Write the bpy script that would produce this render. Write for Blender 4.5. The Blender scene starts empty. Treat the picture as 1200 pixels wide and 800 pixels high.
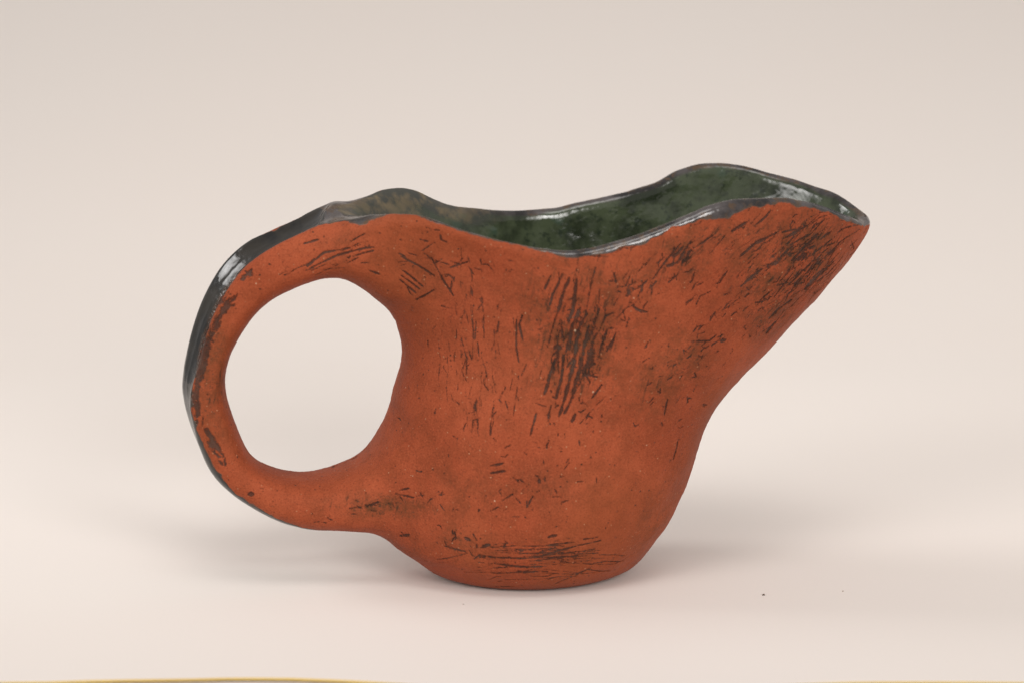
import bpy, math
import numpy as np

# ------------------------------------------------------------------ camera
MM = 0.001
PX = 0.2                      # millimetres per photograph pixel at the jug
LENS, SENSOR = 135.0, 36.0
DIST = 1200 * PX * LENS / SENSOR          # mm, camera to jug plane
ELEV = math.radians(11.5)
YAW = math.radians(9.6)
BASE_PX = (626.0, 668.0)      # where the middle of the jug's foot is seen

CF = np.array([0, math.cos(ELEV), -math.sin(ELEV)])
CU = np.array([0, math.sin(ELEV), math.cos(ELEV)])
CR = np.array([1.0, 0, 0])
CAM = -DIST * CF - (BASE_PX[0] - 600) * PX * CR + (BASE_PX[1] - 400) * PX * CU

scene = bpy.context.scene
cam_data = bpy.data.cameras.new("camera")
cam_data.lens = LENS
cam_data.sensor_width = SENSOR
cam_data.clip_start = 0.01
cam_data.clip_end = 50
cam = bpy.data.objects.new("camera", cam_data)
scene.collection.objects.link(cam)
cam.location = CAM * MM
cam.rotation_euler = (math.pi / 2 - ELEV, 0, 0)
cam_data.dof.use_dof = True
cam_data.dof.focus_distance = (DIST - 12) * MM
cam_data.dof.aperture_fstop = 13
scene.camera = cam

# ------------------------------------------------------------------ light
world = bpy.data.worlds.new("World")
scene.world = world
world.use_nodes = True
bg = world.node_tree.nodes["Background"]
bg.inputs[0].default_value = (1.0, 0.955, 0.925, 1)
bg.inputs[1].default_value = 0.45


def softbox(name, loc, aim, size, power, color=(1, 1, 1), size_y=None):
    d = bpy.data.lights.new(name, 'AREA')
    d.shape = 'RECTANGLE'
    d.size = size
    d.size_y = size_y or size
    d.energy = power
    d.color = color
    o = bpy.data.objects.new(name, d)
    scene.collection.objects.link(o)
    o.location = loc
    v = np.array(aim, float) - np.array(loc, float)
    v /= np.linalg.norm(v)
    o.rotation_euler = (math.acos(-v[2]), 0, math.atan2(v[0], -v[1]) )
    # Area lights shine along -Z: rotate so that -Z points along v
    import mathutils
    o.rotation_euler = mathutils.Vector(v).to_track_quat('-Z', 'Y').to_euler()
    return o


key = softbox("softbox_overhead", (0.06, -0.37, 0.89), (0.0, 0.11, 0.0), 1.20, 0.48, (1.0, 0.962, 0.937), 0.44)
left = softbox("softbox_left", (-0.88, -0.86, 0.58), (0, 0.10, 0.02), 0.85, 0.58, (1.0, 0.972, 0.954), 0.60)
side = softbox("softbox_side", (-0.86, 0.22, 0.64), (0, 0.08, 0.02), 0.42, 0.22, (1.0, 0.98, 0.97), 0.36)
right = softbox("fill_right", (0.55, -1.15, 0.58), (0, 0.10, 0.02), 0.90, 1.08, (1.0, 0.967, 0.945), 0.60)  # added fill, lifts the dimmer right side of the jug
for lamp, deg in ((key, 42), (left, 36), (right, 34), (side, 40)):
    lamp.data.spread = math.radians(deg)          # spread narrowed to add falloff towards the frame edges

vs = scene.view_settings
vs.view_transform = 'Standard'
vs.look = 'None'
vs.exposure = 0.0
vs.gamma = 1.0
vs.use_curve_mapping = False


# ------------------------------------------------------------------ helpers
cy, sy = math.cos(YAW), math.sin(YAW)


def to_jug(v):
    v = np.asarray(v, float)
    return np.stack([v[..., 0] * cy + v[..., 1] * sy, -v[..., 0] * sy + v[..., 1] * cy, v[..., 2]], -1)


def to_world(v):
    v = np.asarray(v, float)
    return np.stack([v[..., 0] * cy - v[..., 1] * sy, v[..., 0] * sy + v[..., 1] * cy, v[..., 2]], -1)


def px_ray(p):
    p = np.asarray(p, float)
    return (DIST * CF + (p[..., 0:1] - 600) * PX * CR - (p[..., 1:2] - 400) * PX * CU)


def jug_plane(p, y):
    """photograph points -> (x, z) on the jug's own plane at depth y"""
    d = to_jug(px_ray(p))
    o = to_jug(CAM)
    t = (y - o[1]) / d[..., 1]
    q = o + d * t[..., None]
    return q[..., 0], q[..., 2]


def project(vj):
    """jug coordinates -> photograph points"""
    w = to_world(vj) - CAM
    dep = w @ CF
    return np.stack([600 + (w @ CR) / dep * DIST / PX, 400 - (w @ CU) / dep * DIST / PX], -1)


def ground_px(p):
    d = px_ray(p)
    t = -CAM[2] / d[..., 2]
    return CAM + d * t[..., None]


def pchip(xk, yk, x):
    """monotone cubic interpolation, flat ends"""
    xk = np.asarray(xk, float); yk = np.asarray(yk, float)
    o = np.argsort(xk); xk = xk[o]; yk = yk[o]
    h = np.diff(xk); dl = np.diff(yk) / h
    m = np.zeros_like(yk)
    for i in range(1, len(yk) - 1):
        if dl[i - 1] * dl[i] > 0:
            w1 = 2 * h[i] + h[i - 1]; w2 = h[i] + 2 * h[i - 1]
            m[i] = (w1 + w2) / (w1 / dl[i - 1] + w2 / dl[i])
    m[0] = dl[0]; m[-1] = dl[-1]
    xc = np.clip(x, xk[0], xk[-1])
    i = np.clip(np.searchsorted(xk, xc) - 1, 0, len(h) - 1)
    t = (xc - xk[i]) / h[i]
    return ((1 + 2 * t) * (1 - t) ** 2 * yk[i] + t * (1 - t) ** 2 * h[i] * m[i]
            + t * t * (3 - 2 * t) * yk[i + 1] + t * t * (t - 1) * h[i] * m[i + 1])


def sstep(a, b, x):
    t = np.clip((x - a) / (b - a), 0, 1)
    return t * t * (3 - 2 * t)


def smin(a, b, k):
    h = np.clip(0.5 + 0.5 * (b - a) / k, 0, 1)
    return b + (a - b) * h - k * h * (1 - h)


def smax(a, b, k):
    return -smin(-a, -b, k)


def vnoise(p, scale, seed):
    """smooth value noise in [-1, 1] on points p (n, 3)"""
    rng = np.random.RandomState(seed)
    tab = rng.uniform(-1, 1, (32, 32, 32)).astype(np.float32)
    q = p / scale + 100.0
    i = np.floor(q).astype(np.int64); f = q - i
    f = f * f * f * (f * (f * 6 - 15) + 10)
    out = 0
    for a in (0, 1):
        for b in (0, 1):
            for c in (0, 1):
                w = (f[:, 0] if a else 1 - f[:, 0]) * (f[:, 1] if b else 1 - f[:, 1]) * (f[:, 2] if c else 1 - f[:, 2])
                out = out + w * tab[(i[:, 0] + a) % 32, (i[:, 1] + b) % 32, (i[:, 2] + c) % 32]
    return out


# ------------------------------------------------------------------ node helpers
def new_mat(name):
    m = bpy.data.materials.new(name)
    m.use_nodes = True
    nt = m.node_tree
    for n in list(nt.nodes):
        nt.nodes.remove(n)
    return m, nt


class NT:
    def __init__(self, nt):
        self.nt = nt

    def node(self, t, **kw):
        n = self.nt.nodes.new(t)
        for k, v in kw.items():
            if k == 'ins':
                for a, b in v.items():
                    if hasattr(b, 'is_output') or isinstance(b, bpy.types.NodeSocket):
                        self.nt.links.new(b, n.inputs[a])
                    else:
                        n.inputs[a].default_value = b
            else:
                setattr(n, k, v)
        return n

    def math(self, op, a, b=None, c=None, clamp=False):
        n = self.nt.nodes.new('ShaderNodeMath')
        n.operation = op
        n.use_clamp = clamp
        for i, v in enumerate((a, b, c)):
            if v is None:
                continue
            if isinstance(v, bpy.types.NodeSocket):
                self.nt.links.new(v, n.inputs[i])
            else:
                n.inputs[i].default_value = v
        return n.outputs[0]

    def mix(self, fac, a, b, blend='MIX'):
        n = self.nt.nodes.new('ShaderNodeMix')
        n.data_type = 'RGBA'
        n.blend_type = blend
        for i, v in ((0, fac), (6, a), (7, b)):
            if isinstance(v, bpy.types.NodeSocket):
                self.nt.links.new(v, n.inputs[i])
            elif i == 0:
                n.inputs[i].default_value = v
            else:
                n.inputs[i].default_value = (*v, 1)
        return n.outputs[2]

    def mixf(self, fac, a, b):
        n = self.nt.nodes.new('ShaderNodeMix')
        n.data_type = 'FLOAT'
        for i, v in ((0, fac), (2, a), (3, b)):
            if isinstance(v, bpy.types.NodeSocket):
                self.nt.links.new(v, n.inputs[i])
            else:
                n.inputs[i].default_value = v
        return n.outputs[0]

    def ramp(self, v, lo, hi, a=0.0, b=1.0):
        n = self.nt.nodes.new('ShaderNodeMapRange')
        n.interpolation_type = 'SMOOTHSTEP'
        self.nt.links.new(v, n.inputs[0])
        for i, q in ((1, lo), (2, hi), (3, a), (4, b)):
            if isinstance(q, bpy.types.NodeSocket):
                self.nt.links.new(q, n.inputs[i])
            else:
                n.inputs[i].default_value = q
        return n.outputs[0]

    def noise(self, vec, scale, detail=3, rough=0.55, dist=0.0):
        n = self.nt.nodes.new('ShaderNodeTexNoise')
        self.nt.links.new(vec, n.inputs['Vector'])
        n.inputs['Scale'].default_value = scale
        n.inputs['Detail'].default_value = detail
        n.inputs['Roughness'].default_value = rough
        n.inputs['Distortion'].default_value = dist
        return n.outputs[0]

    def attr(self, name):
        n = self.nt.nodes.new('ShaderNodeAttribute')
        n.attribute_name = name
        return n.outputs['Fac']

    def voronoi(self, vec, scale, rnd=1.0):
        n = self.nt.nodes.new('ShaderNodeTexVoronoi')
        self.nt.links.new(vec, n.inputs['Vector'])
        n.inputs['Scale'].default_value = scale
        n.inputs['Randomness'].default_value = rnd
        return n.outputs['Distance'], n.outputs['Color']


# ------------------------------------------------------------------ setting
def make_paper():
    m, nt = new_mat("backdrop_paper")
    N = NT(nt)
    tc = N.node('ShaderNodeTexCoord').outputs['Object']
    n1 = N.noise(tc, 5.0, 2)
    n2 = N.noise(tc, 900.0, 3, 0.6)
    col = N.mix(N.ramp(n1, 0.3, 0.7), (0.80, 0.738, 0.688), (0.80, 0.745, 0.698))
    col = N.mix(N.ramp(n2, 0.35, 0.65, 0.0, 0.05), col, (0.70, 0.64, 0.58))
    b = N.node('ShaderNodeBump', ins={'Strength': 0.05, 'Distance': 0.0003, 'Height': n2})
    p = N.node('ShaderNodeBsdfPrincipled', ins={'Base Color': col, 'Roughness': 0.62, 'Normal': b.outputs[0]})
    p.inputs['Specular IOR Level'].default_value = 0.25
    o = N.node('ShaderNodeOutputMaterial', ins={0: p.outputs[0]})
    return m


def flat_mat(name, c1, c2, scale, rough=0.6):
    m, nt = new_mat(name)
    N = NT(nt)
    tc = N.node('ShaderNodeTexCoord').outputs['Object']
    col = N.mix(N.ramp(N.noise(tc, scale, 3), 0.3, 0.7), c1, c2)
    p = N.node('ShaderNodeBsdfPrincipled', ins={'Base Color': col, 'Roughness': rough})
    N.node('ShaderNodeOutputMaterial', ins={0: p.outputs[0]})
    return m


def mesh_obj(name, verts, faces, mat, parent=None, smooth=True):
    me = bpy.data.meshes.new(name)
    me.from_pydata([tuple(v) for v in verts], [], [tuple(f) for f in faces])
    me.update()
    if smooth:
        me.polygons.foreach_set("use_smooth", [True] * len(me.polygons))
    o = bpy.data.objects.new(name, me)
    scene.collection.objects.link(o)
    me.materials.append(mat)
    if parent:
        o.parent = parent
    return o


paper = make_paper()
card_edge = flat_mat("card_core", (0.50, 0.33, 0.05), (0.58, 0.40, 0.08), 60)
table_mat = flat_mat("table_cloth", (0.70, 0.62, 0.56), (0.74, 0.66, 0.60), 20)


def make_backdrop():
    # sweep: flat on the table, then a wide curve up into a wall
    edge_px = [(-60, 803.0), (0, 798.6), (60, 798.0), (100, 796.6), (160, 795.4), (220, 794.6), (280, 793.4), (330, 793.6),
               (370, 794.8), (410, 796.6), (460, 799.5), (520, 803.0), (700, 806.0), (900, 802.0), (960, 799.6),
               (1010, 798.3), (1090, 798.0), (1200, 798.8), (1260, 800)]
    ex = []; ey = []
    for p in edge_px:
        g = ground_px(np.array(p))
        ex.append(g[0]); ey.append(g[1])
    xs = np.concatenate([np.linspace(-450, -160, 12), np.linspace(-150, 150, 121), np.linspace(160, 450, 12)])
    front = pchip(ex, ey, xs)
    R, wall_y, top = 620.0, 860.0, 900.0
    prof = [(0.0, None)]
    path = []
    for t in np.linspace(0, 1, 16)[1:]:
        path.append((t, 0.0, 0))
    verts = []; faces = []
    rows = []
    for t in np.linspace(0, 1, 24):
        rows.append(('f', t))
    for a in np.linspace(0, math.pi / 2, 28)[1:]:
        rows.append(('c', a))
    rows.append(('w', top))
    for kind, t in rows:
        for x, fy in zip(xs, front):
            if kind == 'f':
                verts.append((x * MM, (fy + (wall_y - R - fy) * t) * MM, 0.0))
            elif kind == 'c':
                verts.append((x * MM, (wall_y - R + R * math.sin(t)) * MM, (R - R * math.cos(t)) * MM))
            else:
                verts.append((x * MM, wall_y * MM, t * MM))
    n = len(xs)
    for r in range(len(rows) - 1):
        for i in range(n - 1):
            a = r * n + i
            faces.append((a, a + 1, a + n + 1, a + n))
    o = mesh_obj("backdrop", verts, faces, paper)
    o["kind"] = "structure"
    # cut front edge of the sheet, a thin strip of its core
    v = []; f = []
    for x, fy in zip(xs, front):
        v.append((x * MM, fy * MM, 0.0)); v.append((x * MM, (fy - 0.15) * MM, -0.00045))
    for i in range(n - 1):
        f.append((2 * i, 2 * i + 1, 2 * i + 3, 2 * i + 2))
    e = mesh_obj("cut_edge", v, f, card_edge, o)
    t = mesh_obj("table", [(-1.2, -0.75, -0.001), (1.2, -0.75, -0.001), (1.2, 0.19, -0.001), (-1.2, 0.19, -0.001)],
                 [(0, 1, 2, 3)], table_mat, smooth=False)
    t["kind"] = "structure"


make_backdrop()

# ------------------------------------------------------------------ jug: traced outlines (photograph points)
RIGHT = [(724, 664), (743, 652), (762, 630), (782, 600), (792, 580), (804, 547), (813, 522), (820, 497), (829, 479), (845, 457),
         (863, 440), (884, 420), (905, 400), (923, 380), (944, 357), (967, 335), (992, 302), (1004, 287), (1016, 265), (1023, 250), (1034, 215), (1040, 180)]
LEFT = [(516, 672), (501, 664), (484, 650), (467, 630), (464, 600), (460, 560), (456, 510), (460, 465), (472, 430), (473, 402), (466, 378),
        (461, 358), (446, 325), (433, 303), (414, 280), (396, 260), (384, 245), (372, 220), (360, 180)]
HANDLE = [  # outer, inner
    ((470, 245), (470, 350)), ((435, 246), (430, 330)), ((400, 246), (398, 321)), ((368, 250), (370, 324)), ((338, 263), (346, 334)), ((308, 274), (319, 344)),
    ((280, 293), (303, 356)), ((257, 321), (286, 374)), ((241, 350), (274, 395)), ((229, 379), (267, 415)),
    ((219, 407), (263, 430)), ((212, 438), (262, 448)), ((211, 462), (264, 470)), ((216, 490), (271, 488)),
    ((228, 522), (281, 509)), ((241, 548), (288, 528)), ((261, 572), (299, 542)), ((291, 593), (319, 552)),
    ((322, 608), (344, 556)), ((348, 616), (362, 557)), ((380, 618), (385, 553)), ((424, 618), (409, 544)), ((460, 624), (437, 526)), ((490, 625), (470, 505))]
NEAR_RIM = [(370, 250), (390, 252), (415, 256), (440, 255), (465, 253), (490, 254), (510, 259), (540, 269), (570, 278), (600, 285),
            (630, 291), (660, 294), (690, 291), (715, 285), (740, 278), (772, 266), (810, 251), (840, 239), (865, 234), (900, 233),
            (935, 235), (960, 240), (982, 248), (1005, 259), (1014, 265)]
FAR_RIM = [(362, 243), (390, 236), (407, 237), (430, 229), (450, 221), (467, 219), (485, 222), (505, 231), (527, 239), (555, 243), (585, 246),
           (615, 246), (645, 244), (675, 237), (710, 230), (740, 223), (770, 213), (795, 199), (820, 191), (840, 190), (877, 195),
           (902, 202), (930, 209), (955, 218), (975, 224), (990, 233), (1005, 242), (1016, 252)]

# ------------------------------------------------------------------ jug: solid as a sampled implicit surface
H = 0.25
X0, X1, Y1, Z1 = -90.0, 86.0, 38.0, 99.0
gx = np.arange(X0, X1 + H, H).astype(np.float32)
gz = np.arange(-1.5, Z1 + H, H).astype(np.float32)
gy = np.arange(-Y1, Y1 + H, H).astype(np.float32)

rx, rz = jug_plane(np.array(RIGHT, float), 0.0)
lx, lz = jug_plane(np.array(LEFT, float), 0.0)
rz[0] = 0; lz[0] = 0
xr = pchip(rz, rx, gz)
xl = pchip(lz, lx, gz)
def smooth_hi(a, n):
    b = np.convolve(np.pad(a, n, mode='reflect', reflect_type='odd'), np.ones(2 * n + 1) / (2 * n + 1), 'valid')
    k = sstep(10, 18, gz)
    return a * (1 - k) + b * k


xr = smooth_hi(smooth_hi(xr, 12), 12)
xl = smooth_hi(smooth_hi(xl, 10), 10)
# continue the curve a little under the ground so that the foot is cut cleanly
low = gz < 0
xr[low] = xr[~low][0] + gz[low] * 1.2
xl[low] = xl[~low][0] - gz[low] * 1.2
# half depth of the body at each height
Dz = pchip([-1.5, 0, 3, 8, 16, 30, 45, 60, 75, 85, 100], [17.5, 19.0, 22.6, 26.6, 29.2, 30.6, 30.6, 31.4, 33.2, 34.2, 35.0], gz)
XX, ZZ = np.meshgrid(gx, gz, indexing='ij')


def body_w2(xl, xr, Dz):
    # the section is widest where the bowl is, at a fixed spot above the foot, and tapers to spout and handle
    xm = 0.5 * (xl + xr)
    xm = np.minimum(xm, 1.5 + 0 * xm) * 0.6 + xm * 0.4
    up = sstep(35, 80, gz)
    s = np.where(XX > xm[None], (XX - xm[None]) / (xr - xm)[None], (XX - xm[None]) / (xl - xm)[None])
    s = np.maximum(s, 0)
    pr = 2.0 + 0 * XX
    base = 1 - s ** 2
    # towards the spout: a longer taper with a tighter nose
    spout = (1 - s ** 2) * (1 - 0.26 * s ** 2)
    hand = (1 - s ** 2) * (1 - 0.80 * s ** 1.5 * 0.9)
    prof = np.where(XX > xm[None], base + (spout - base) * up[None], base + (hand - base) * up[None])
    prof = np.where(s < 1, prof, (1 - s) * 2 * np.where(XX > xm[None], 1 - 0.26 * up[None], 1 - 0.72 * up[None]))
    return (Dz[None] ** 2) * prof


W2b = body_w2(xl, xr, Dz).astype(np.float32)


def grads(W):
    a, b = np.gradient(W, H, H)
    return a.astype(np.float32), b.astype(np.float32)


Bx, Bz = grads(W2b)

# handle sweep
ho = np.stack(jug_plane(np.array([a for a, b in HANDLE], float), 0.0), -1)
hi = np.stack(jug_plane(np.array([b for a, b in HANDLE], float), 0.0), -1)
tk = np.arange(len(HANDLE), dtype=float)
tt = np.linspace(0, len(HANDLE) - 1, 420)


def catmull(P, t):
    P = np.vstack([2 * P[0] - P[1], P, 2 * P[-1] - P[-2]])
    i = np.clip(np.floor(t).astype(int), 0, len(P) - 4)
    f = (t - i)[:, None]
    p0, p1, p2, p3 = P[i], P[i + 1], P[i + 2], P[i + 3]
    return 0.5 * (2 * p1 + (p2 - p0) * f + (2 * p0 - 5 * p1 + 4 * p2 - p3) * f ** 2 + (3 * p1 - p0 - 3 * p2 + p3) * f ** 3)


def blur1(a, n):
    k = np.ones(n) / n
    pad = np.pad(a, ((n // 2, n // 2), (0, 0)), mode='edge')
    return np.stack([np.convolve(pad[:, c], k, 'valid')[:len(a)] for c in range(a.shape[1])], -1)


co, ci = blur1(blur1(catmull(ho, tt), 31), 27), blur1(blur1(catmull(hi, tt), 35), 27)
cc = 0.5 * (co + ci)
hn = co - ci
hr = 0.5 * np.linalg.norm(hn, axis=1)
hn /= np.linalg.norm(hn, axis=1)[:, None]
hw = pchip([0, 2, 4, 7, 11, 15, 18, 20, 23], [13.5, 12.0, 10.8, 10.0, 9.6, 9.8, 10.5, 11.5, 14.0], tt)
trough = pchip([0, 2, 4, 6, 9, 12, 15, 18, 20, 23], [3.6, 3.6, 4.0, 3.8, 3.0, 2.0, 1.2, 0.7, 0.2, 0.0], tt)

tilt = pchip([0, 3, 5, 7, 10, 12, 14, 23], [0.0, 0.04, 0.16, 0.26, 0.24, 0.10, 0.0, 0.0], tt)

pts = np.stack([XX.ravel(), ZZ.ravel()], -1)
sel = pts[:, 0] < -10
d_t = np.full(len(pts), 50.0, np.float32)      # signed offset / radius, + outside of the loop
d_i = np.zeros(len(pts), np.int32)
ps = pts[sel]
dd = np.full(len(ps), 9.0, np.float32); di = np.zeros(len(ps), np.int32); dm = np.zeros(len(ps), np.float32)
for a in range(0, len(ps), 20000):
    q = ps[a:a + 20000]
    D2 = (q[:, 0:1] - cc[None, :, 0]) ** 2 + (q[:, 1:2] - cc[None, :, 1]) ** 2
    j = D2.argmin(1)
    di[a:a + 20000] = j
    off = q - cc[j]
    dist = np.sqrt(D2[np.arange(len(q)), j])
    side = np.sign((off * hn[j]).sum(1))
    dm[a:a + 20000] = dist * side
S = np.zeros(len(pts), np.float32); S[sel] = dm
J = np.zeros(len(pts), np.int32); J[sel] = di
rr = hr[J]; ww = hw[J]
tq = np.abs(S) / rr
prof = np.where(tq < 1, 1 - tq ** 3.0, (1 - tq) * 3.0)
W2h = (ww ** 2 * prof)
W2h[~sel] = -400
W2h = W2h.reshape(XX.shape)


def blur2(A, n):
    for ax in (0, 1):
        k = n // 2
        P = np.pad(A, [(k + 1, k) if i == ax else (0, 0) for i in (0, 1)], mode='edge')
        c = np.cumsum(P, axis=ax, dtype=np.float64)
        A = (np.take(c, np.arange(n, c.shape[ax]), ax) - np.take(c, np.arange(0, c.shape[ax] - n), ax)) / n
    return A


W2h = np.maximum(W2h, -400)
W2h = blur2(blur2(W2h, 5), 5).astype(np.float32)
S2 = blur2(S.reshape(XX.shape), 5).astype(np.float32)
R2 = blur2(rr.reshape(XX.shape), 5).astype(np.float32)
C2 = blur2(trough[J].reshape(XX.shape), 5).astype(np.float32)
WT = blur2(ww.reshape(XX.shape), 5).astype(np.float32)
TI = blur2(tilt[J].reshape(XX.shape), 9).astype(np.float32)
TT = tt[J].reshape(XX.shape).astype(np.float32)
HSEL = sel.reshape(XX.shape)
Hx, Hz = grads(W2h)


# rim heights: lift the traced rim points onto the walls
def rim_curve(P, side):
    P = np.array(P, float)
    w = np.full(len(P), 20.0)
    for _ in range(25):
        y = side * w
        d = to_jug(px_ray(P)); o = to_jug(CAM)
        t = (y - o[1]) / d[:, 1]
        q = o + d * t[:, None]
        i = np.clip(((q[:, 0] - X0) / H).astype(int), 0, len(gx) - 1)
        k = np.clip(((q[:, 2] + 1.5) / H).astype(int), 0, len(gz) - 1)
        w2 = np.maximum(np.maximum(W2b[i, k], W2h[i, k]), 0)
        w = 0.6 * w + 0.4 * (np.sqrt(w2) * 0.96)
    return q[:, 0], q[:, 2], w


nx, nz, nw = rim_curve(NEAR_RIM, -1)
fx, fz, fw = rim_curve(FAR_RIM, 1)


def rim_fn(x, z):
    o = np.argsort(x)
    x, z = x[o], z[o]
    keep = [0]
    for i in range(1, len(x)):
        if x[i] - x[keep[-1]] > 0.6:
            keep.append(i)
    return pchip(x[keep], z[keep], gx)


hN = rim_fn(nx, nz); hF = rim_fn(fx, fz)


def box1(a, n):
    return np.convolve(np.pad(a, n // 2, mode='edge'), np.ones(n) / n, 'valid')[:len(a)]


hN, hF = box1(hN, 11), box1(hF, 11)
wr = box1(np.maximum(pchip(np.concatenate([nx]), nw, gx), 1.5), 9)
nocut = (1 - sstep(-57, -50, gx)) * 14.0            # the handle itself is not trimmed
TH = (3.3 + 2.2 * (1 - sstep(25, 75, gz))).astype(np.float32)     # wall thickness by height

F = np.empty((len(gx), len(gy), len(gz)), np.float32)
y1 = gy[None, :, None]
yb = np.clip(0.5 + 0.5 * gy[None, :] / wr[:, None], 0, 1)
yb = yb * yb * (3 - 2 * yb)
hcut = (hN[:, None] * (1 - yb) + hF[:, None] * yb + nocut[:, None]).astype(np.float32)
for a in range(0, len(gx), 32):
    s_ = slice(a, min(a + 32, len(gx)))

    def dist(W, Ax, Az):
        g = np.sqrt(Ax[s_, None, :] ** 2 + Az[s_, None, :] ** 2 + 4 * y1 ** 2) + 2.0
        return (y1 ** 2 - W[s_, None, :]) / g

    fb = dist(W2b, Bx, Bz)
    out = fb
    if gx[a] < -10:
        fh = dist(W2h, Hx, Hz)
        # glazed trough along the outer face of the strap
        yy = np.clip(np.abs(y1) / (WT[s_, None, :] * 0.80), 0, 1.3)
        face = S2[s_, None, :] - (R2[s_, None, :] - C2[s_, None, :] * (1 - yy ** 2)) + TI[s_, None, :] * np.clip(-y1 + 3, 0, None)
        fh = smax(fh, face, 1.1)
        fh = np.where(HSEL[s_, None, :], fh, 30)
        out = smin(fb, fh, 9.0)
    out = smax(out, -gz[None, None, :], 2.2)                # flat foot with a soft edge
    cav = smax(fb + TH[None, None, :], (6.0 - gz)[None, None, :], 6.0)
    out = smax(out, -cav, (1.2 + 4.0 * (1 - sstep(-54, -36, gx[s_])))[:, None, None].astype(np.float32))
    out = smax(out, (gz[None, None, :] - hcut[s_, :, None]) * 0.93, 2.4)
    F[s_] = out
F[0] = F[-1] = 5; F[:, 0] = F[:, -1] = 5; F[:, :, 0] = F[:, :, -1] = 5


# ------------------------------------------------------------------ surface nets
def surface_nets(F):
    ins = F < 0
    nx_, ny_, nz_ = F.shape
    c = np.zeros((nx_ - 1, ny_ - 1, nz_ - 1), np.uint8)
    corners = [(i, j, k) for i in (0, 1) for j in (0, 1) for k in (0, 1)]
    for i, j, k in corners:
        c += ins[i:nx_ - 1 + i, j:ny_ - 1 + j, k:nz_ - 1 + k]
    act = (c > 0) & (c < 8)
    idx = np.argwhere(act)
    vid = np.full(act.shape, -1, np.int32)
    vid[act] = np.arange(len(idx))
    vals = {cr: F[idx[:, 0] + cr[0], idx[:, 1] + cr[1], idx[:, 2] + cr[2]] for cr in corners}
    acc = np.zeros((len(idx), 3)); cnt = np.zeros(len(idx))
    for a in corners:
        for ax in range(3):
            if a[ax] == 0:
                b = list(a); b[ax] = 1; b = tuple(b)
                va, vb = vals[a], vals[b]
                m = (va < 0) != (vb < 0)
                t = np.where(m, va / np.where(m, va - vb, 1), 0)
                p = np.array(a, float)[None] + t[:, None] * (np.arange(3) == ax)[None]
                acc[m] += p[m]; cnt[m] += 1
    v = idx + acc / cnt[:, None]
    quads = []
    for ax in range(3):
        o1, o2 = (ax + 1) % 3, (ax + 2) % 3
        sl0 = [slice(None)] * 3; sl1 = [slice(None)] * 3
        sl0[ax] = slice(0, -1); sl1[ax] = slice(1, None)
        A, B = ins[tuple(sl0)], ins[tuple(sl1)]
        e = np.argwhere(A != B)
        flip = A[tuple(e.T)]
        ok = (e[:, o1] > 0) & (e[:, o2] > 0) & (e[:, o1] < F.shape[o1] - 1) & (e[:, o2] < F.shape[o2] - 1)
        e, flip = e[ok], flip[ok]
        def cell(d1, d2):
            q = e.copy(); q[:, o1] -= d1; q[:, o2] -= d2
            return vid[q[:, 0], q[:, 1], q[:, 2]]
        q = np.stack([cell(1, 1), cell(0, 1), cell(0, 0), cell(1, 0)], -1)
        q[~flip] = q[~flip][:, ::-1]
        quads.append(q)
    return v, np.vstack(quads)


V, Q = surface_nets(F)
V = V * H + np.array([gx[0], gy[0], gz[0]])


def sample(F, P):
    q = (P - np.array([gx[0], gy[0], gz[0]])) / H
    i = np.clip(np.floor(q).astype(int), 0, np.array(F.shape) - 2)
    f = q - i
    out = 0
    for a in (0, 1):
        for b in (0, 1):
            for c in (0, 1):
                w = (f[:, 0] if a else 1 - f[:, 0]) * (f[:, 1] if b else 1 - f[:, 1]) * (f[:, 2] if c else 1 - f[:, 2])
                out = out + w * F[i[:, 0] + a, i[:, 1] + b, i[:, 2] + c]
    return out


def relax(V, Q, n, lam):
    E = np.vstack([Q[:, [0, 1]], Q[:, [1, 2]], Q[:, [2, 3]], Q[:, [3, 0]]])
    for it in range(n):
        deg = np.bincount(E.ravel(), minlength=len(V)).astype(float)
        s = np.stack([np.bincount(E[:, 0], V[E[:, 1], c], len(V)) + np.bincount(E[:, 1], V[E[:, 0], c], len(V)) for c in range(3)], -1)
        V = V + (lam if it % 2 == 0 else -lam * 1.03) * (s / deg[:, None] - V)
    return V


V = relax(V, Q, 8, 0.5)


def vnormals(V, Q):
    n = np.cross(V[Q[:, 2]] - V[Q[:, 0]], V[Q[:, 3]] - V[Q[:, 1]])
    out = np.stack([sum(np.bincount(Q[:, k], n[:, c], len(V)) for k in range(4)) for c in range(3)], -1)
    return out / np.maximum(np.linalg.norm(out, axis=1), 1e-12)[:, None]


Nn = vnormals(V, Q)

# ------------------------------------------------------------------ where is what on the surface
ix = np.clip(((V[:, 0] - X0) / H).round().astype(int), 0, len(gx) - 1)
iz = np.clip(((V[:, 2] + 1.5) / H).round().astype(int), 0, len(gz) - 1)
vx, vy, vz = V.T


def at2(A):
    return A[ix, iz]


gb = np.sqrt(at2(Bx) ** 2 + at2(Bz) ** 2 + 4 * vy ** 2) + 2
fb_v = (vy ** 2 - at2(W2b)) / gb                      # <0 inside the body's outer skin
iy = np.clip(((vy + Y1) / H).round().astype(int), 0, len(gy) - 1)
rim_drop = (hcut - nocut[:, None])[ix, iy] - vz       # mm below the rim
inner = -fb_v - 0.45 * TH[iz]                         # >0 on the cavity side of the wall
s_out = (at2(S2) / np.maximum(at2(R2), 0.5))          # handle: +1 outer face, -1 inner face
on_handle = (at2(TT) > 0.5) & (vx < -30) & (fb_v > 0.8) & (np.abs(at2(S2)) < at2(R2) * 1.8)

n_a = vnoise(V, 5.0, 1); n_b = vnoise(V, 1.6, 2); n_c = vnoise(V, 14.0, 3)

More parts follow.
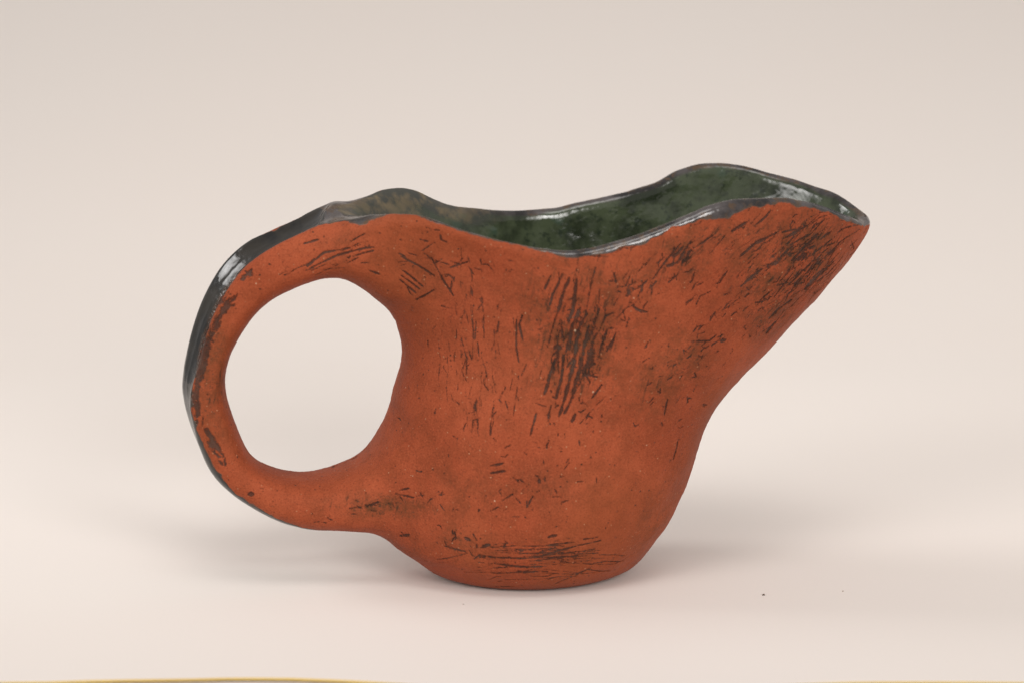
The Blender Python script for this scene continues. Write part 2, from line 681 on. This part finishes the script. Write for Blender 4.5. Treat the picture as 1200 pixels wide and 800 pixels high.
# glaze field: >0 glazed (millimetres inside the glaze edge)
px_all = project(V)
u_px = px_all[:, 0]
band_px = pchip([360, 400, 430, 445, 480, 500, 540, 600, 640, 658, 690, 740, 790, 820, 850, 880, 915, 950, 980, 1005, 1020],
                [1, 2, 6, 1, 0, 2.5, 1.5, 1, 2, 5, 6.5, 8, 10, 12, 13, 8, 7.5, 7, 6, 5, 4], u_px)
band = band_px * PX * (1 + 0.45 * n_a + 0.25 * n_b)
g_rim = band - rim_drop
g_rim = np.where(vx < -58, -3, g_rim)
g_in = np.where((inner > 0) & (fb_v < -0.6), inner, -3.0)
wt_ = at2(WT)
tpar = at2(TT)
strip = wt_ * np.where(vy > 0, 1.0 + 0.22 * sstep(4.5, 6.5, tpar) * (1 - sstep(12, 14, tpar)), 1.0) * pchip([0, 4, 7, 10, 12, 14, 16, 18, 20, 22], [0.9, 0.66, 0.74, 0.84, 0.86, 0.88, 0.88, 0.80, 0.5, 0.0], tpar)
g_h = np.minimum(strip * (1 + 0.06 * n_a + 0.05 * n_b) - np.abs(vy), (s_out - 0.30) * 4.0)
g_h = np.where((vx < -30) & (tpar < 20.5) & (fb_v > -2.5) & (s_out > 0), g_h, -3.0)
glaze = np.clip(np.maximum(np.maximum(g_rim, g_in), g_h), -3, 3)

# ------------------------------------------------------------------ hand-made unevenness
face_in = (inner > 0) & (fb_v < -0.6)
disp = 0.45 * vnoise(V, 17.0, 11) + 0.26 * vnoise(V, 7.5, 12) + 0.085 * vnoise(V, 3.0, 13)
fine = 0.034 * vnoise(V, 1.1, 14) + 0.022 * vnoise(V, 0.6, 15)
footmask = sstep(0.3, 4.0, vz)
clay_w = 1 - sstep(-0.3, 0.3, glaze)

# ------------------------------------------------------------------ scratches, drawn on the near side
# each: width class, then photograph points; w thin .24, m .36, b .55 (half width in mm)
T, M_, B_ = (0.08, 0.62), (0.13, 0.95), (0.25, 1.0)
STROKES = [
    (M_, 644, 326, 638, 344), (M_, 655, 322, 653, 334, 647, 347, 644, 362), (B_, 664, 329, 659, 344, 653.6, 366),
    (B_, 674, 328, 670, 344, 666, 363, 660, 380), (M_, 649.5, 369, 647, 382, 641, 404), (M_, 659, 381, 654, 399),
    (B_, 675.6, 360, 667, 385, 663, 408), (B_, 684, 366, 677, 388, 673.5, 410), (B_, 689, 381, 682.5, 410),
    (M_, 695, 381, 689, 396), (M_, 699, 391, 695, 404), (M_, 718, 367, 708.6, 374, 702, 388), (M_, 721, 385, 711, 389, 703, 408),
    (M_, 721, 392, 714, 408), (T, 732, 365, 724, 372), (B_, 722, 318, 724, 330), (T, 739, 307, 738, 314), (T, 735, 320, 734.6, 327),
    (M_, 754, 333, 750, 343), (M_, 741.6, 362, 755, 367), (T, 717, 374, 737, 380), (T, 739, 374, 732, 389),
    (M_, 606, 370, 608, 382, 609.6, 396), (M_, 600, 377, 601, 402, 603, 420), (T, 655, 367, 667, 364), (T, 662, 375, 675, 371), (T, 673, 380, 682, 375),
    (B_, 649.5, 422, 644.7, 437, 638.5, 460), (B_, 659, 419, 655, 438.5, 649, 463), (B_, 674, 400, 670, 425, 663, 447, 658, 469, 651, 487),
    (B_, 682.5, 400, 680, 427.5, 673, 448, 667, 469, 662.5, 481), (0.5, 695, 408, 688, 421, 681, 434), (M_, 706, 400, 699, 422),
    (M_, 717, 401, 713, 411), (M_, 678, 440.5, 699, 442), (T, 706, 426, 702, 432), (T, 684, 451, 693.5, 451.5), (M_, 706, 451, 695, 466),
    (T, 711, 459, 699, 471, 682.5, 496), (B_, 673, 484, 671.5, 496), (M_, 629.6, 482.5, 619, 508.6), (M_, 640, 444, 633, 449.5),
    (M_, 664.6, 401, 662, 415), (0.5, 650, 410, 655, 410), (0.42, 695, 428, 696, 428), (M_, 644, 473, 640, 487), (T, 626, 470, 636, 471),
    (T, 585, 450, 584, 467), (T, 554, 465, 556, 495), (T, 550, 487, 551, 508), (M_, 570, 495, 571, 509), (T, 552, 380, 554, 398),
    (T, 534, 395, 540, 417), (T, 541, 395, 547, 417), (T, 556, 397, 556, 415), (T, 577, 405, 577, 417), (M_, 571, 540, 586, 537),
    (M_, 571, 549, 590, 546), (T, 585, 519, 595, 516), (T, 551, 362, 554, 398), (T, 600, 447, 598, 485), (T, 573, 470, 571, 495), (T, 590, 465, 592, 485),
    (M_, 469, 300, 487, 309, 505, 325), (T, 475, 294, 501, 307), (M_, 502, 305, 517, 327, 530, 350), (T, 460, 312, 472, 314), (T, 464, 306, 475, 307),
    (M_, 470, 320, 494, 336), (M_, 465, 325, 487, 340), (M_, 466, 332, 485, 346), (M_, 484, 356, 505, 344), (T, 490, 299, 504, 287),
    (M_, 490, 280, 500, 283), (M_, 522, 317, 544, 311), (T, 520, 307, 526, 306), (T, 525, 325, 527, 345), (T, 515, 362, 525, 361), (T, 592, 307, 602, 307),
    (M_, 358, 312, 380, 298, 405, 288), (M_, 362, 316, 390, 301, 415, 291, 435, 288), (M_, 412, 301, 436, 296), (T, 370, 325, 402, 307),
    (T, 378, 320, 410, 312), (M_, 430, 319, 442, 322), (T, 435, 314, 442, 314), (T, 422, 310, 429, 311), (T, 335, 325, 338, 321), (M_, 342, 272, 360, 264),
    (0.3, 281, 325, 292, 318), (0.4, 265, 355, 257, 370, 240, 397), (0.5, 239, 400, 230, 434), (0.45, 225, 452, 226, 470, 229, 487), (0.4, 238, 505, 256, 532), (0.4, 290, 580, 296, 580),
    (M_, 903, 246, 897, 257, 887, 264), (B_, 878, 263, 860, 275), (B_, 909, 274, 887, 286, 868, 301), (M_, 934, 267, 920, 275), (B_, 946.6, 268.5, 926, 281),
    (B_, 962, 278, 945, 288, 927, 303), (B_, 975, 275, 964, 283), (0.4, 953, 291, 959, 288), (0.35, 938, 303, 946, 298), (M_, 930, 290, 914, 305),
    (M_, 980, 279, 956, 297), (M_, 988, 282, 962, 311), (B_, 908, 310, 890, 323, 872, 338.6), (M_, 956, 307, 926, 334), (M_, 975, 306, 942, 340),
    (0.35, 953, 331, 959, 327), (0.35, 946, 338, 951, 335), (0.3, 903, 302, 907, 300), (M_, 948, 277, 929, 289),
    (0.25, 808, 290, 792, 310), (0.25, 802, 288, 790, 300), (0.22, 812, 296, 800, 310), (M_, 800, 287, 780, 308, 765, 327), (M_, 834, 276, 815, 292), (M_, 810, 352, 801, 355),
    (B_, 927, 352, 915, 362, 900, 377), (M_, 868, 365, 860, 369), (M_, 745, 364, 756, 367), (M_, 812, 399, 832, 400, 837, 395), (0.38, 848, 401, 850, 400),
    (M_, 784, 470, 777, 486), (T, 802, 461, 790, 479), (M_, 797, 518, 790, 537), (T, 800, 512, 797, 518), (0.35, 902, 390, 910, 380),
    (M_, 560, 652, 608, 655, 632, 652, 656, 645, 680, 640, 707, 634), (M_, 644, 639, 677, 633), (M_, 686, 630, 704, 627), (M_, 578, 661, 608, 664, 644, 664),
    (M_, 620, 659, 680, 653), (M_, 644, 655, 677, 651), (M_, 575, 669, 632, 671, 644, 670), (T, 590, 678, 659, 676), (T, 656, 681, 695, 663), (T, 650, 684, 668, 676),
    (M_, 521, 640, 545, 646), (T, 581, 646, 647, 643), (0.25, 566, 640, 572, 641), (0.25, 540, 627, 547, 630), (0.25, 641, 631, 648, 629), (M_, 587, 586, 599, 580),
    (M_, 612, 594, 623, 583), (M_, 648, 581, 650, 573), (0.25, 627, 564, 632, 563), (M_, 655, 530, 656, 526), (T, 600, 650, 640, 648), (M_, 628, 650, 648, 643),
    (T, 655, 655, 660, 650), (M_, 549, 626, 556, 634), (0.25, 466, 627, 474, 629), (M_, 462, 570, 475, 572), (M_, 459, 578, 480, 582),
]
rng = np.random.RandomState(5)


def cluster(cx, cy_, sx, sy_, ang, n, lmin, lmax, wmin, wmax, spread=0.12, amp=(0.40, 0.92)):
    c, s = math.cos(math.radians(ang)), math.sin(math.radians(ang))
    for _ in range(n):
        a, b = rng.normal(0, sx), rng.normal(0, sy_)
        x, y = cx + a * c - b * s, cy_ + a * s + b * c
        th = math.radians(ang) + rng.normal(0, spread)
        L = rng.uniform(lmin, lmax) / 2
        k = rng.normal(0, 0.06) * L
        STROKES.append(((rng.uniform(wmin, wmax) * 0.75, rng.uniform(*amp)), x - L * math.cos(th), y - L * math.sin(th), x - k * math.sin(th), y + k * math.cos(th), x + L * math.cos(th), y + L * math.sin(th)))


cluster(688, 395, 40, 22, 103, 30, 24, 70, 0.04, 0.08, 0.035, (0.38, 0.70))
cluster(672, 400, 40, 16, 103, 9, 40, 80, 0.08, 0.15, 0.03, (0.5, 0.8))
cluster(940, 305, 34, 24, -41, 60, 18, 60, 0.03, 0.09, 0.03, (0.38, 0.8))
cluster(955, 315, 30, 14, -45, 18, 24, 60, 0.06, 0.14, 0.03, (0.5, 0.9))
cluster(870, 300, 40, 26, -45, 26, 14, 40, 0.04, 0.09, 0.06, (0.4, 0.75))
cluster(625, 654, 30, 9, -3, 20, 40, 130, 0.03, 0.08, 0.03, (0.4, 0.75))
cluster(565, 415, 40, 26, 91, 30, 20, 60, 0.03, 0.08, 0.04, (0.35, 0.7))
cluster(683, 395, 55, 22, 103, 30, 4, 22, 0.06, 0.16)
cluster(690, 415, 32, 10, 105, 14, 8, 30, 0.08, 0.2)
cluster(560, 420, 60, 28, 91, 60, 4, 18, 0.04, 0.11, 0.08, (0.35, 0.8))
cluster(930, 305, 42, 20, -40, 70, 5, 26, 0.05, 0.17, 0.08)
cluster(948, 318, 40, 9, -47, 34, 10, 34, 0.06, 0.16, 0.05)
cluster(870, 375, 40, 16, -45, 36, 3, 12, 0.06, 0.15)
cluster(790, 320, 40, 22, -48, 34, 5, 20, 0.05, 0.14)
cluster(803, 298, 9, 6, -48, 16, 8, 20, 0.10, 0.22)
cluster(800, 440, 45, 20, -50, 40, 2, 10, 0.05, 0.14)
cluster(740, 340, 25, 16, -60, 30, 3, 16, 0.05, 0.14, 0.35)
cluster(630, 575, 40, 16, -25, 26, 2, 8, 0.06, 0.15, 0.6)
cluster(620, 655, 60, 11, -3, 30, 6, 50, 0.04, 0.10, 0.06)
cluster(545, 640, 22, 10, 20, 18, 2, 9, 0.06, 0.16, 0.6)
cluster(505, 325, 28, 22, 42, 22, 4, 15, 0.04, 0.11, 0.3)
cluster(400, 302, 34, 9, -22, 18, 4, 22, 0.04, 0.10, 0.06)
cluster(660, 490, 50, 25, 100, 30, 2, 7, 0.05, 0.12, 0.8)
cluster(510, 600, 30, 20, 20, 16, 2, 6, 0.05, 0.12, 0.5)
cluster(610, 480, 100, 80, 95, 60, 2, 6, 0.04, 0.10, 0.6)
cluster(262, 358, 16, 2.5, 125, 16, 8, 22, 0.2, 0.5, 0.08, (0.5, 0.9))
cluster(234, 418, 18, 3.2, 107, 24, 8, 22, 0.3, 0.6, 0.08, (0.5, 0.95))
cluster(226, 470, 14, 2.6, 84, 16, 6, 18, 0.25, 0.5, 0.08, (0.5, 0.9))
cluster(247, 519, 12, 2.6, 56, 14, 6, 16, 0.2, 0.5, 0.08, (0.45, 0.9))
cluster(287, 321, 5, 1.4, -35, 6, 5, 12, 0.15, 0.3, 0.08)
cluster(420, 598, 30, 5, -14, 24, 3, 12, 0.1, 0.3, 0.3, (0.3, 0.6))

viewdir = to_jug(CF)
front = (Nn @ viewdir < -0.02) & (~face_in) & (vy < 14)
fi = np.nonzero(front)[0]
fpx = px_all[fi]
# lookup: photograph point -> (x, z) on the near skin
cell = {}
key = (fpx // 3).astype(int)
order = np.lexsort((V[fi, 1],))
lut = {}
for k, i in zip(map(tuple, key[order[::-1]]), fi[order[::-1]]):
    lut[k] = i                                        # nearest to the viewer wins


def on_skin(p):
    k = (int(p[0] // 3), int(p[1] // 3))
    for r in range(0, 5):
        for a in range(-r, r + 1):
            for b in range(-r, r + 1):
                j = lut.get((k[0] + a, k[1] + b))
                if j is not None:
                    d = project(V[j]) - p
                    return V[j, 0] + d[0] * PX / cy, V[j, 2] - d[1] * PX
    return None


scratch = np.zeros(len(V))
nearside = (~face_in) & ((vy < 2) | (on_handle & (Nn @ viewdir < 0.1)))
ni = np.nonzero(nearside)[0]
ni = ni[np.argsort(V[ni, 0])]
nX = V[ni, 0]; nZ = V[ni, 2]
nrx = n_b[ni]
nrd = vnoise(V[ni], 0.8, 41)
for st in STROKES:
    hwid, amp = st[0] if isinstance(st[0], tuple) else (st[0], 1.0)
    P = []
    for a in range(1, len(st), 2):
        q = on_skin(np.array([st[a], st[a + 1]], float))
        if q is not None:
            P.append(q)
    if len(P) < 2:
        continue
    P = np.array(P)
    rad = hwid * 2 + 0.35
    lo, hi_ = np.searchsorted(nX, [P[:, 0].min() - rad, P[:, 0].max() + rad])
    if hi_ <= lo:
        continue
    X_, Z_ = nX[lo:hi_], nZ[lo:hi_]
    m = (Z_ > P[:, 1].min() - rad) & (Z_ < P[:, 1].max() + rad)
    if not m.any():
        continue
    X_, Z_ = X_[m], Z_[m]
    best = np.full(len(X_), 9.0)
    Ltot = np.linalg.norm(np.diff(P, axis=0), axis=1).sum() + 1e-6
    acc = 0
    for a, b in zip(P[:-1], P[1:]):
        ab = b - a
        L = np.linalg.norm(ab) + 1e-9
        t = np.clip(((X_ - a[0]) * ab[0] + (Z_ - a[1]) * ab[1]) / L ** 2, 0, 1)
        d = np.hypot(X_ - a[0] - t * ab[0], Z_ - a[1] - t * ab[1])
        frac = (acc + t * L) / Ltot
        taper = 0.45 + 0.55 * np.sin(np.pi * np.clip(frac * 0.9 + 0.05, 0, 1)) ** 0.6
        best = np.minimum(best, d / taper)
        acc += L
    wob = 1 + 0.22 * nrx[lo:hi_][m]
    val = amp * np.clip(0.95 + 0.28 * nrx[lo:hi_][m] + 0.35 * nrd[lo:hi_][m], 0.2, 1.2) * np.clip(1 - best / (2 * hwid * wob + 0.13), 0, 1)
    tgt = ni[lo:hi_][m]
    scratch[tgt] = np.maximum(scratch[tgt], val)

# the far side carries rubbed marks of its own
fs = np.nonzero((~face_in) & (vy > 2))[0]
scratch[fs] = np.maximum(scratch[fs], np.clip(vnoise(V[fs] * np.array([1, 1, 0.14]), 0.9, 31) * 1.6 - 0.75 + 0.5 * n_c[fs], 0, 1) * 0.9)
scratch *= (glaze < 0.3)

# broad rubbed-in stain
STAIN = [(680, 395, 45, 75, .75), (935, 300, 55, 42, 1.0), (800, 298, 30, 22, .7), (765, 455, 30, 30, .55), (805, 425, 35, 30, .5),
         (445, 592, 42, 10, 1.0), (240, 430, 16, 60, .7), (400, 300, 40, 12, .35), (600, 652, 70, 18, .35), (545, 632, 30, 18, .5),
         (635, 575, 40, 22, .4), (500, 325, 40, 30, .3), (560, 430, 30, 70, .25), (740, 325, 40, 25, .5), (520, 580, 60, 40, .3),
         (860, 270, 60, 12, .6), (900, 370, 30, 35, .7), (770, 620, 20, 40, .35), (700, 470, 40, 40, .3), (390, 280, 25, 10, .4), (495, 520, 40, 40, .2), (480, 640, 30, 14, .3)]
stain = np.zeros(len(V))
for cx, cy_, a, b, s in STAIN:
    q = on_skin(np.array([cx, cy_], float))
    if q is None:
        continue
    stain = np.maximum(stain, s * np.exp(-0.5 * (((vx - q[0]) / (a * PX)) ** 2 + ((vz - q[1]) / (b * PX)) ** 2)))
stain = np.clip(stain + 0.12 * n_c, 0, 1)
stain[vy > 6] = 0.3 + 0.3 * n_c[vy > 6]

groove = sstep(0.25, 0.75, scratch)
disp = disp * np.where(face_in, 0.45, np.where(on_handle, 0.6, 1.0))
disp = disp * footmask + fine * (0.25 + 0.75 * clay_w) * footmask
disp = disp + 0.14 * sstep(-0.25, 0.35, glaze) - 0.24 * groove * clay_w + 0.05 * sstep(0.02, 0.16, scratch) * (1 - sstep(0.18, 0.36, scratch)) * clay_w
V = V + Nn * disp[:, None]
V[:, 2] = np.maximum(V[:, 2], 0.02)
NV = vnormals(V, Q)

# ------------------------------------------------------------------ fired clay with oxide and glaze
def make_ceramic():
    m, nt = new_mat("red_clay_and_glaze")
    N = NT(nt)
    co = N.node('ShaderNodeTexCoord').outputs['Object']
    a_s, a_g, a_t, a_i = N.attr('scratch'), N.attr('glaze'), N.attr('stain'), N.attr('cavity')
    big = N.noise(co, 38, 3, 0.5)
    mid = N.noise(co, 210, 4, 0.6)
    fine = N.noise(co, 2600, 3, 0.65)
    clay = N.mix(N.ramp(big, 0.32, 0.68), (0.246, 0.048, 0.0172), (0.308, 0.066, 0.0250))
    clay = N.mix(N.ramp(mid, 0.35, 0.72, 0, 0.34), clay, (0.158, 0.031, 0.0095))
    clay = N.mix(N.ramp(fine, 0.50, 0.70, 0, 0.50), clay, (0.36, 0.092, 0.038))
    clay = N.mix(N.ramp(fine, 0.30, 0.47, 0.55, 0.0), clay, (0.080, 0.018, 0.008))
    tint = N.noise(co, 22, 2, 0.5)
    clay = N.mix(N.ramp(tint, 0.46, 0.66, 0, 0.28), clay, (0.150, 0.040, 0.0095))
    # rubbed oxide stain
    st = N.math('MULTIPLY', a_t, N.ramp(mid, 0.34, 0.66, 0.25, 1.25))
    st = N.math('MULTIPLY', st, N.ramp(N.noise(co, 900, 4, 0.7), 0.32, 0.60, 0.45, 1.15))
    clay = N.mix(N.math('MULTIPLY', st, 0.66, clamp=True), clay, (0.070, 0.030, 0.011))
    spk = N.math('MULTIPLY', N.ramp(N.noise(co, 1700, 4, 0.75), 0.565, 0.64), N.ramp(a_t, 0.15, 0.7))
    clay = N.mix(N.math('MULTIPLY', spk, 0.8), clay, (0.040, 0.026, 0.016))
    sx = N.node('ShaderNodeSeparateXYZ', ins={0: co})
    def streak(ang, sc):
        mp = N.node('ShaderNodeMapping', ins={'Vector': co, 'Rotation': (0, math.radians(ang), 0)})
        m2 = N.node('ShaderNodeMapping', ins={'Vector': mp.outputs[0], 'Scale': (1.0, 1.0, 0.07)})
        return N.noise(m2.outputs[0], sc, 3, 0.6)
    s_up = streak(-12, 1500); s_di = streak(-50, 1500); s_ho = streak(-88, 1500)
    sk = N.mixf(N.ramp(sx.outputs[0], 0.020, 0.034), s_up, s_di)
    sk = N.mixf(N.ramp(sx.outputs[2], 0.020, 0.012), sk, s_ho)
    skm = N.math('MULTIPLY', N.ramp(sk, 0.545, 0.63), N.ramp(a_t, 0.10, 0.75))
    skm = N.math('MULTIPLY', skm, N.ramp(N.noise(co, 330, 3, 0.6), 0.42, 0.58))
    clay = N.mix(N.math('MULTIPLY', skm, 0.85), clay, (0.030, 0.019, 0.010))
    # grog: pale grains; pits: dark specks
    wob = N.node('ShaderNodeVectorMath', operation='ADD', ins={0: co})
    wn = N.node('ShaderNodeTexNoise', ins={'Vector': co, 'Scale': 2500.0, 'Detail': 1.0})
    ws = N.node('ShaderNodeVectorMath', operation='SCALE', ins={0: wn.outputs['Color'], 'Scale': 0.0003})
    nt.links.new(ws.outputs[0], wob.inputs[1])
    d, c = N.voronoi(wob.outputs[0], 900)
    sepc = N.node('ShaderNodeSeparateColor', ins={0: c})
    r, g = sepc.outputs[0], sepc.outputs[1]
    grog = N.math('MULTIPLY', N.ramp(d, 0.08, 0.20, 1, 0), N.math('GREATER_THAN', r, 0.80))
    clay = N.mix(N.math('MULTIPLY', grog, N.ramp(g, 0.0, 1.0, 0.15, 0.75)), clay, (0.46, 0.24, 0.13))
    pit = N.math('MULTIPLY', N.ramp(d, 0.10, 0.26, 1, 0), N.math('LESS_THAN', r, 0.10))
    clay = N.mix(N.math('MULTIPLY', pit, N.ramp(g, 0.0, 1.0, 0.3, 0.9)), clay, (0.030, 0.016, 0.010))
    d2, c2 = N.voronoi(wob.outputs[0], 230)
    s2 = N.node('ShaderNodeSeparateColor', ins={0: c2})
    r2 = s2.outputs[0]
    grain = N.math('MULTIPLY', N.ramp(d2, N.math('MULTIPLY', s2.outputs[1], 0.03), N.math('ADD', N.math('MULTIPLY', s2.outputs[1], 0.04), 0.035), 1, 0), N.math('GREATER_THAN', r2, 0.84))
    clay = N.mix(N.math('MULTIPLY', grain, 0.75), clay, (0.52, 0.36, 0.24))
    # oxide left in the scratches, broken up by the grain of the clay
    nz1 = N.math('MULTIPLY', N.math('SUBTRACT', N.noise(co, 2300, 3, 0.7), 0.5), 1.9)
    nz2 = N.math('MULTIPLY', N.math('SUBTRACT', N.noise(co, 480, 3, 0.6), 0.5), 0.9)
    brk = N.math('MULTIPLY', a_s, N.math('ADD', 1.0, N.math('ADD', nz1, nz2)))
    brk = N.math('ADD', brk, N.math('MULTIPLY', nz1, 0.16))
    ox = N.ramp(brk, 0.26, 0.62)
    oxcol = N.mix(N.ramp(N.noise(co, 160, 2), 0.46, 0.66), (0.012, 0.007, 0.004), (0.034, 0.028, 0.021))
    clay = N.mix(N.math('MULTIPLY', ox, 0.78), clay, oxcol)
    # ---- glaze
    gz_ = N.math('ADD', a_g, N.math('MULTIPLY', N.math('SUBTRACT', N.noise(co, 420, 3, 0.6), 0.5), 0.9))
    gmask = N.ramp(gz_, -0.10, 0.12)
    gm = N.noise(co, 95, 4, 0.62)
    g2 = N.noise(co, 420, 3, 0.6)
    green = N.mix(N.ramp(gm, 0.36, 0.62), (0.014, 0.019, 0.010), (0.048, 0.060, 0.033))
    green = N.mix(N.ramp(g2, 0.56, 0.70, 0, 0.7), green, (0.012, 0.018, 0.012))
    green = N.mix(N.ramp(N.noise(co, 150, 2), 0.58, 0.72, 0, 0.6), green, (0.026, 0.050, 0.034))
    black = N.mix(N.ramp(gm, 0.40, 0.62), (0.006, 0.006, 0.006), (0.020, 0.017, 0.013))
    rimc = N.mix(N.ramp(gm, 0.36, 0.60), (0.014, 0.012, 0.012), (0.070, 0.061, 0.060))
    rimc = N.mix(N.ramp(N.noise(co, 260, 4, 0.7), 0.50, 0.62, 0, 0.85), rimc, (0.070, 0.040, 0.020))
    gcol = N.mix(N.ramp(a_i, 0.1, 0.5), black, rimc)
    gcol = N.mix(N.ramp(a_i, 0.55, 0.95), gcol, green)
    a_n = N.attr('thin')
    tan = N.mix(N.ramp(N.noise(co, 120, 4, 0.65), 0.44, 0.60), (0.040, 0.040, 0.032), (0.125, 0.094, 0.052))
    gcol = N.mix(N.math('MULTIPLY', a_n, N.ramp(N.noise(co, 70, 3, 0.6), 0.30, 0.55, 0.35, 1.0)), gcol, tan)
    # thin glaze at the edge burns brown
    edge = N.ramp(gz_, 0.08, 0.42, 1, 0)
    gcol = N.mix(N.math('MULTIPLY', edge, 0.30), gcol, (0.13, 0.060, 0.026))
    col = N.mix(gmask, clay, gcol)
    grough = N.ramp(N.noise(co, 260, 4, 0.65), 0.36, 0.66, 0.06, 0.20)
    grough = N.math('ADD', grough, N.math('MULTIPLY', a_n, 0.30))
    rough = N.mixf(gmask, N.mixf(ox, 0.72, 0.60), grough)
    spec = N.mixf(gmask, N.mixf(ox, 0.14, 0.22), N.mixf(N.ramp(a_i, 0.1, 0.4), 0.52, 0.60))
    # relief
    hgt = N.math('ADD', N.math('MULTIPLY', fine, 0.6), N.math('MULTIPLY', mid, 0.7))
    hgt = N.math('SUBTRACT', hgt, N.math('MULTIPLY', ox, 0.9))
    hgt = N.math('SUBTRACT', hgt, N.math('MULTIPLY', pit, 0.8))
    hgt = N.math('ADD', hgt, N.math('MULTIPLY', grog, 0.3))
    ghg = N.math('ADD', N.math('MULTIPLY', N.noise(co, 150, 3, 0.5), 1.5), N.math('MULTIPLY', g2, 0.12))
    bh = N.mixf(gmask, hgt, ghg)
    b = N.node('ShaderNodeBump', ins={'Strength': 0.85, 'Distance': 0.00025, 'Height': bh})
    p = N.node('ShaderNodeBsdfPrincipled', ins={'Base Color': col, 'Roughness': rough, 'Normal': b.outputs[0]})
    nt.links.new(spec, p.inputs['Specular IOR Level'])
    nt.links.new(N.mixf(gmask, 0.05, 0.0), p.inputs['Sheen Weight'])
    p.inputs['Sheen Roughness'].default_value = 0.4
    p.inputs['Sheen Tint'].default_value = (1.0, 0.80, 0.76, 1)
    N.node('ShaderNodeOutputMaterial', ins={0: p.outputs[0]})
    return m


ceramic = make_ceramic()

# ------------------------------------------------------------------ cut the skin into parts
cav_attr = np.where(face_in, sstep(0.2, 1.8, rim_drop + 0.5 * n_a), 0)
cav_attr = np.where(face_in, 0.5 + 0.5 * cav_attr, np.where(g_rim > -1.5, 0.5, 0.0))
thin = np.where(face_in, (1 - sstep(-34, -12, vx)) * sstep(-56, -48, vx) * (1 - sstep(4, 9, rim_drop + n_a) * 0.5), 0)
thin = np.maximum(thin, np.where(face_in & (vy > 0), (1 - sstep(-15, 0, vx)) * sstep(-54, -46, vx) * (1 - sstep(2.0, 4.0, rim_drop + n_a)), 0))
cav_attr = np.where(vx < -56, 0.0, cav_attr)

qc = V[Q].mean(1)
q_in = face_in[Q].mean(1) > 0.5
q_gl = (glaze[Q].mean(1) > 0) & ~q_in
q_handle = on_handle[Q].mean(1) > 0.5
q_rim = q_gl & (g_rim[Q].mean(1) > -0.2) & ~q_handle
part = np.zeros(len(Q), int)                 # 0 body
part[q_handle] = 1
part[q_in] = 2
part[q_rim] = 3
part[q_handle & q_gl] = 4

jug = bpy.data.objects.new("pouring_jug", None)
scene.collection.objects.link(jug)
jug.rotation_euler = (0, 0, YAW)
jug["label"] = "hand-built red clay pouring jug with dark scratches and green glazed inside"
jug["category"] = "jug"


def part_obj(name, k, parent, label=None):
    q = Q[part == k]
    used, inv = np.unique(q, return_inverse=True)
    q = inv.reshape(q.shape)
    me = bpy.data.meshes.new(name)
    me.vertices.add(len(used))
    me.vertices.foreach_set("co", (V[used] * MM).astype(np.float32).ravel())
    me.loops.add(q.size)
    me.loops.foreach_set("vertex_index", q.ravel().astype(np.int32))
    me.polygons.add(len(q))
    me.polygons.foreach_set("loop_start", np.arange(0, q.size, 4, dtype=np.int32))
    me.polygons.foreach_set("loop_total", np.full(len(q), 4, np.int32))
    me.update(calc_edges=True)
    me.polygons.foreach_set("use_smooth", np.ones(len(q), bool))
    for an, arr in (("scratch", scratch), ("glaze", glaze), ("stain", stain), ("cavity", cav_attr), ("thin", thin)):
        at = me.attributes.new(an, 'FLOAT', 'POINT')
        at.data.foreach_set("value", arr[used].astype(np.float32))
    me.normals_split_custom_set_from_vertices(NV[used].astype(np.float32))
    me.materials.append(ceramic)
    o = bpy.data.objects.new(name, me)
    scene.collection.objects.link(o)
    o.parent = parent
    if label:
        o["label"] = label
    return o


body = part_obj("body", 0, jug)
handle = part_obj("handle", 1, jug)
part_obj("glaze_lining", 2, jug, "mottled dark green glaze inside the jug")
part_obj("glazed_rim", 3, body, "grey brown glazed lip of the jug")
part_obj("glaze_strip", 4, handle, "glossy black glaze along the back of the handle")

# ------------------------------------------------------------------ crumbs on the paper
crumb_mat = flat_mat("clay_crumb", (0.06, 0.04, 0.03), (0.12, 0.08, 0.05), 900, 0.8)
crumb_pale = flat_mat("dust_crumb", (0.34, 0.28, 0.23), (0.42, 0.35, 0.30), 900, 0.8)


def crumb(px, r, mat, label, seed):
    rg = np.random.RandomState(seed)
    g = ground_px(np.array(px, float))
    v = []; f = []
    nu, nv = 7, 4
    for j in range(nv + 1):
        ph = math.pi * j / nv
        for i in range(nu):
            th = 2 * math.pi * i / nu
            k = r * (1 + rg.uniform(-.35, .35)) * MM
            v.append((k * 1.2 * math.sin(ph) * math.cos(th), k * math.sin(ph) * math.sin(th), k * 0.7 * math.cos(ph) + r * 0.6 * MM))
    for j in range(nv):
        for i in range(nu):
            f.append((j * nu + i, (j + 1) * nu + i, (j + 1) * nu + (i + 1) % nu, j * nu + (i + 1) % nu))
    o = mesh_obj("crumb", v, f, mat)
    o.location = (g[0] * MM, g[1] * MM, 0.0)
    o["label"] = label
    o["category"] = "crumb"
    o["group"] = "crumbs on the paper"


crumb((895, 697), 0.30, crumb_mat, "dark crumb on the paper below the spout", 1)
crumb((988, 692.5), 0.20, crumb_pale, "faint pale crumb on the paper, farthest from the jug", 2)
crumb((543, 708), 0.18, crumb_pale, "faint small crumb just in front of the jug foot", 3)
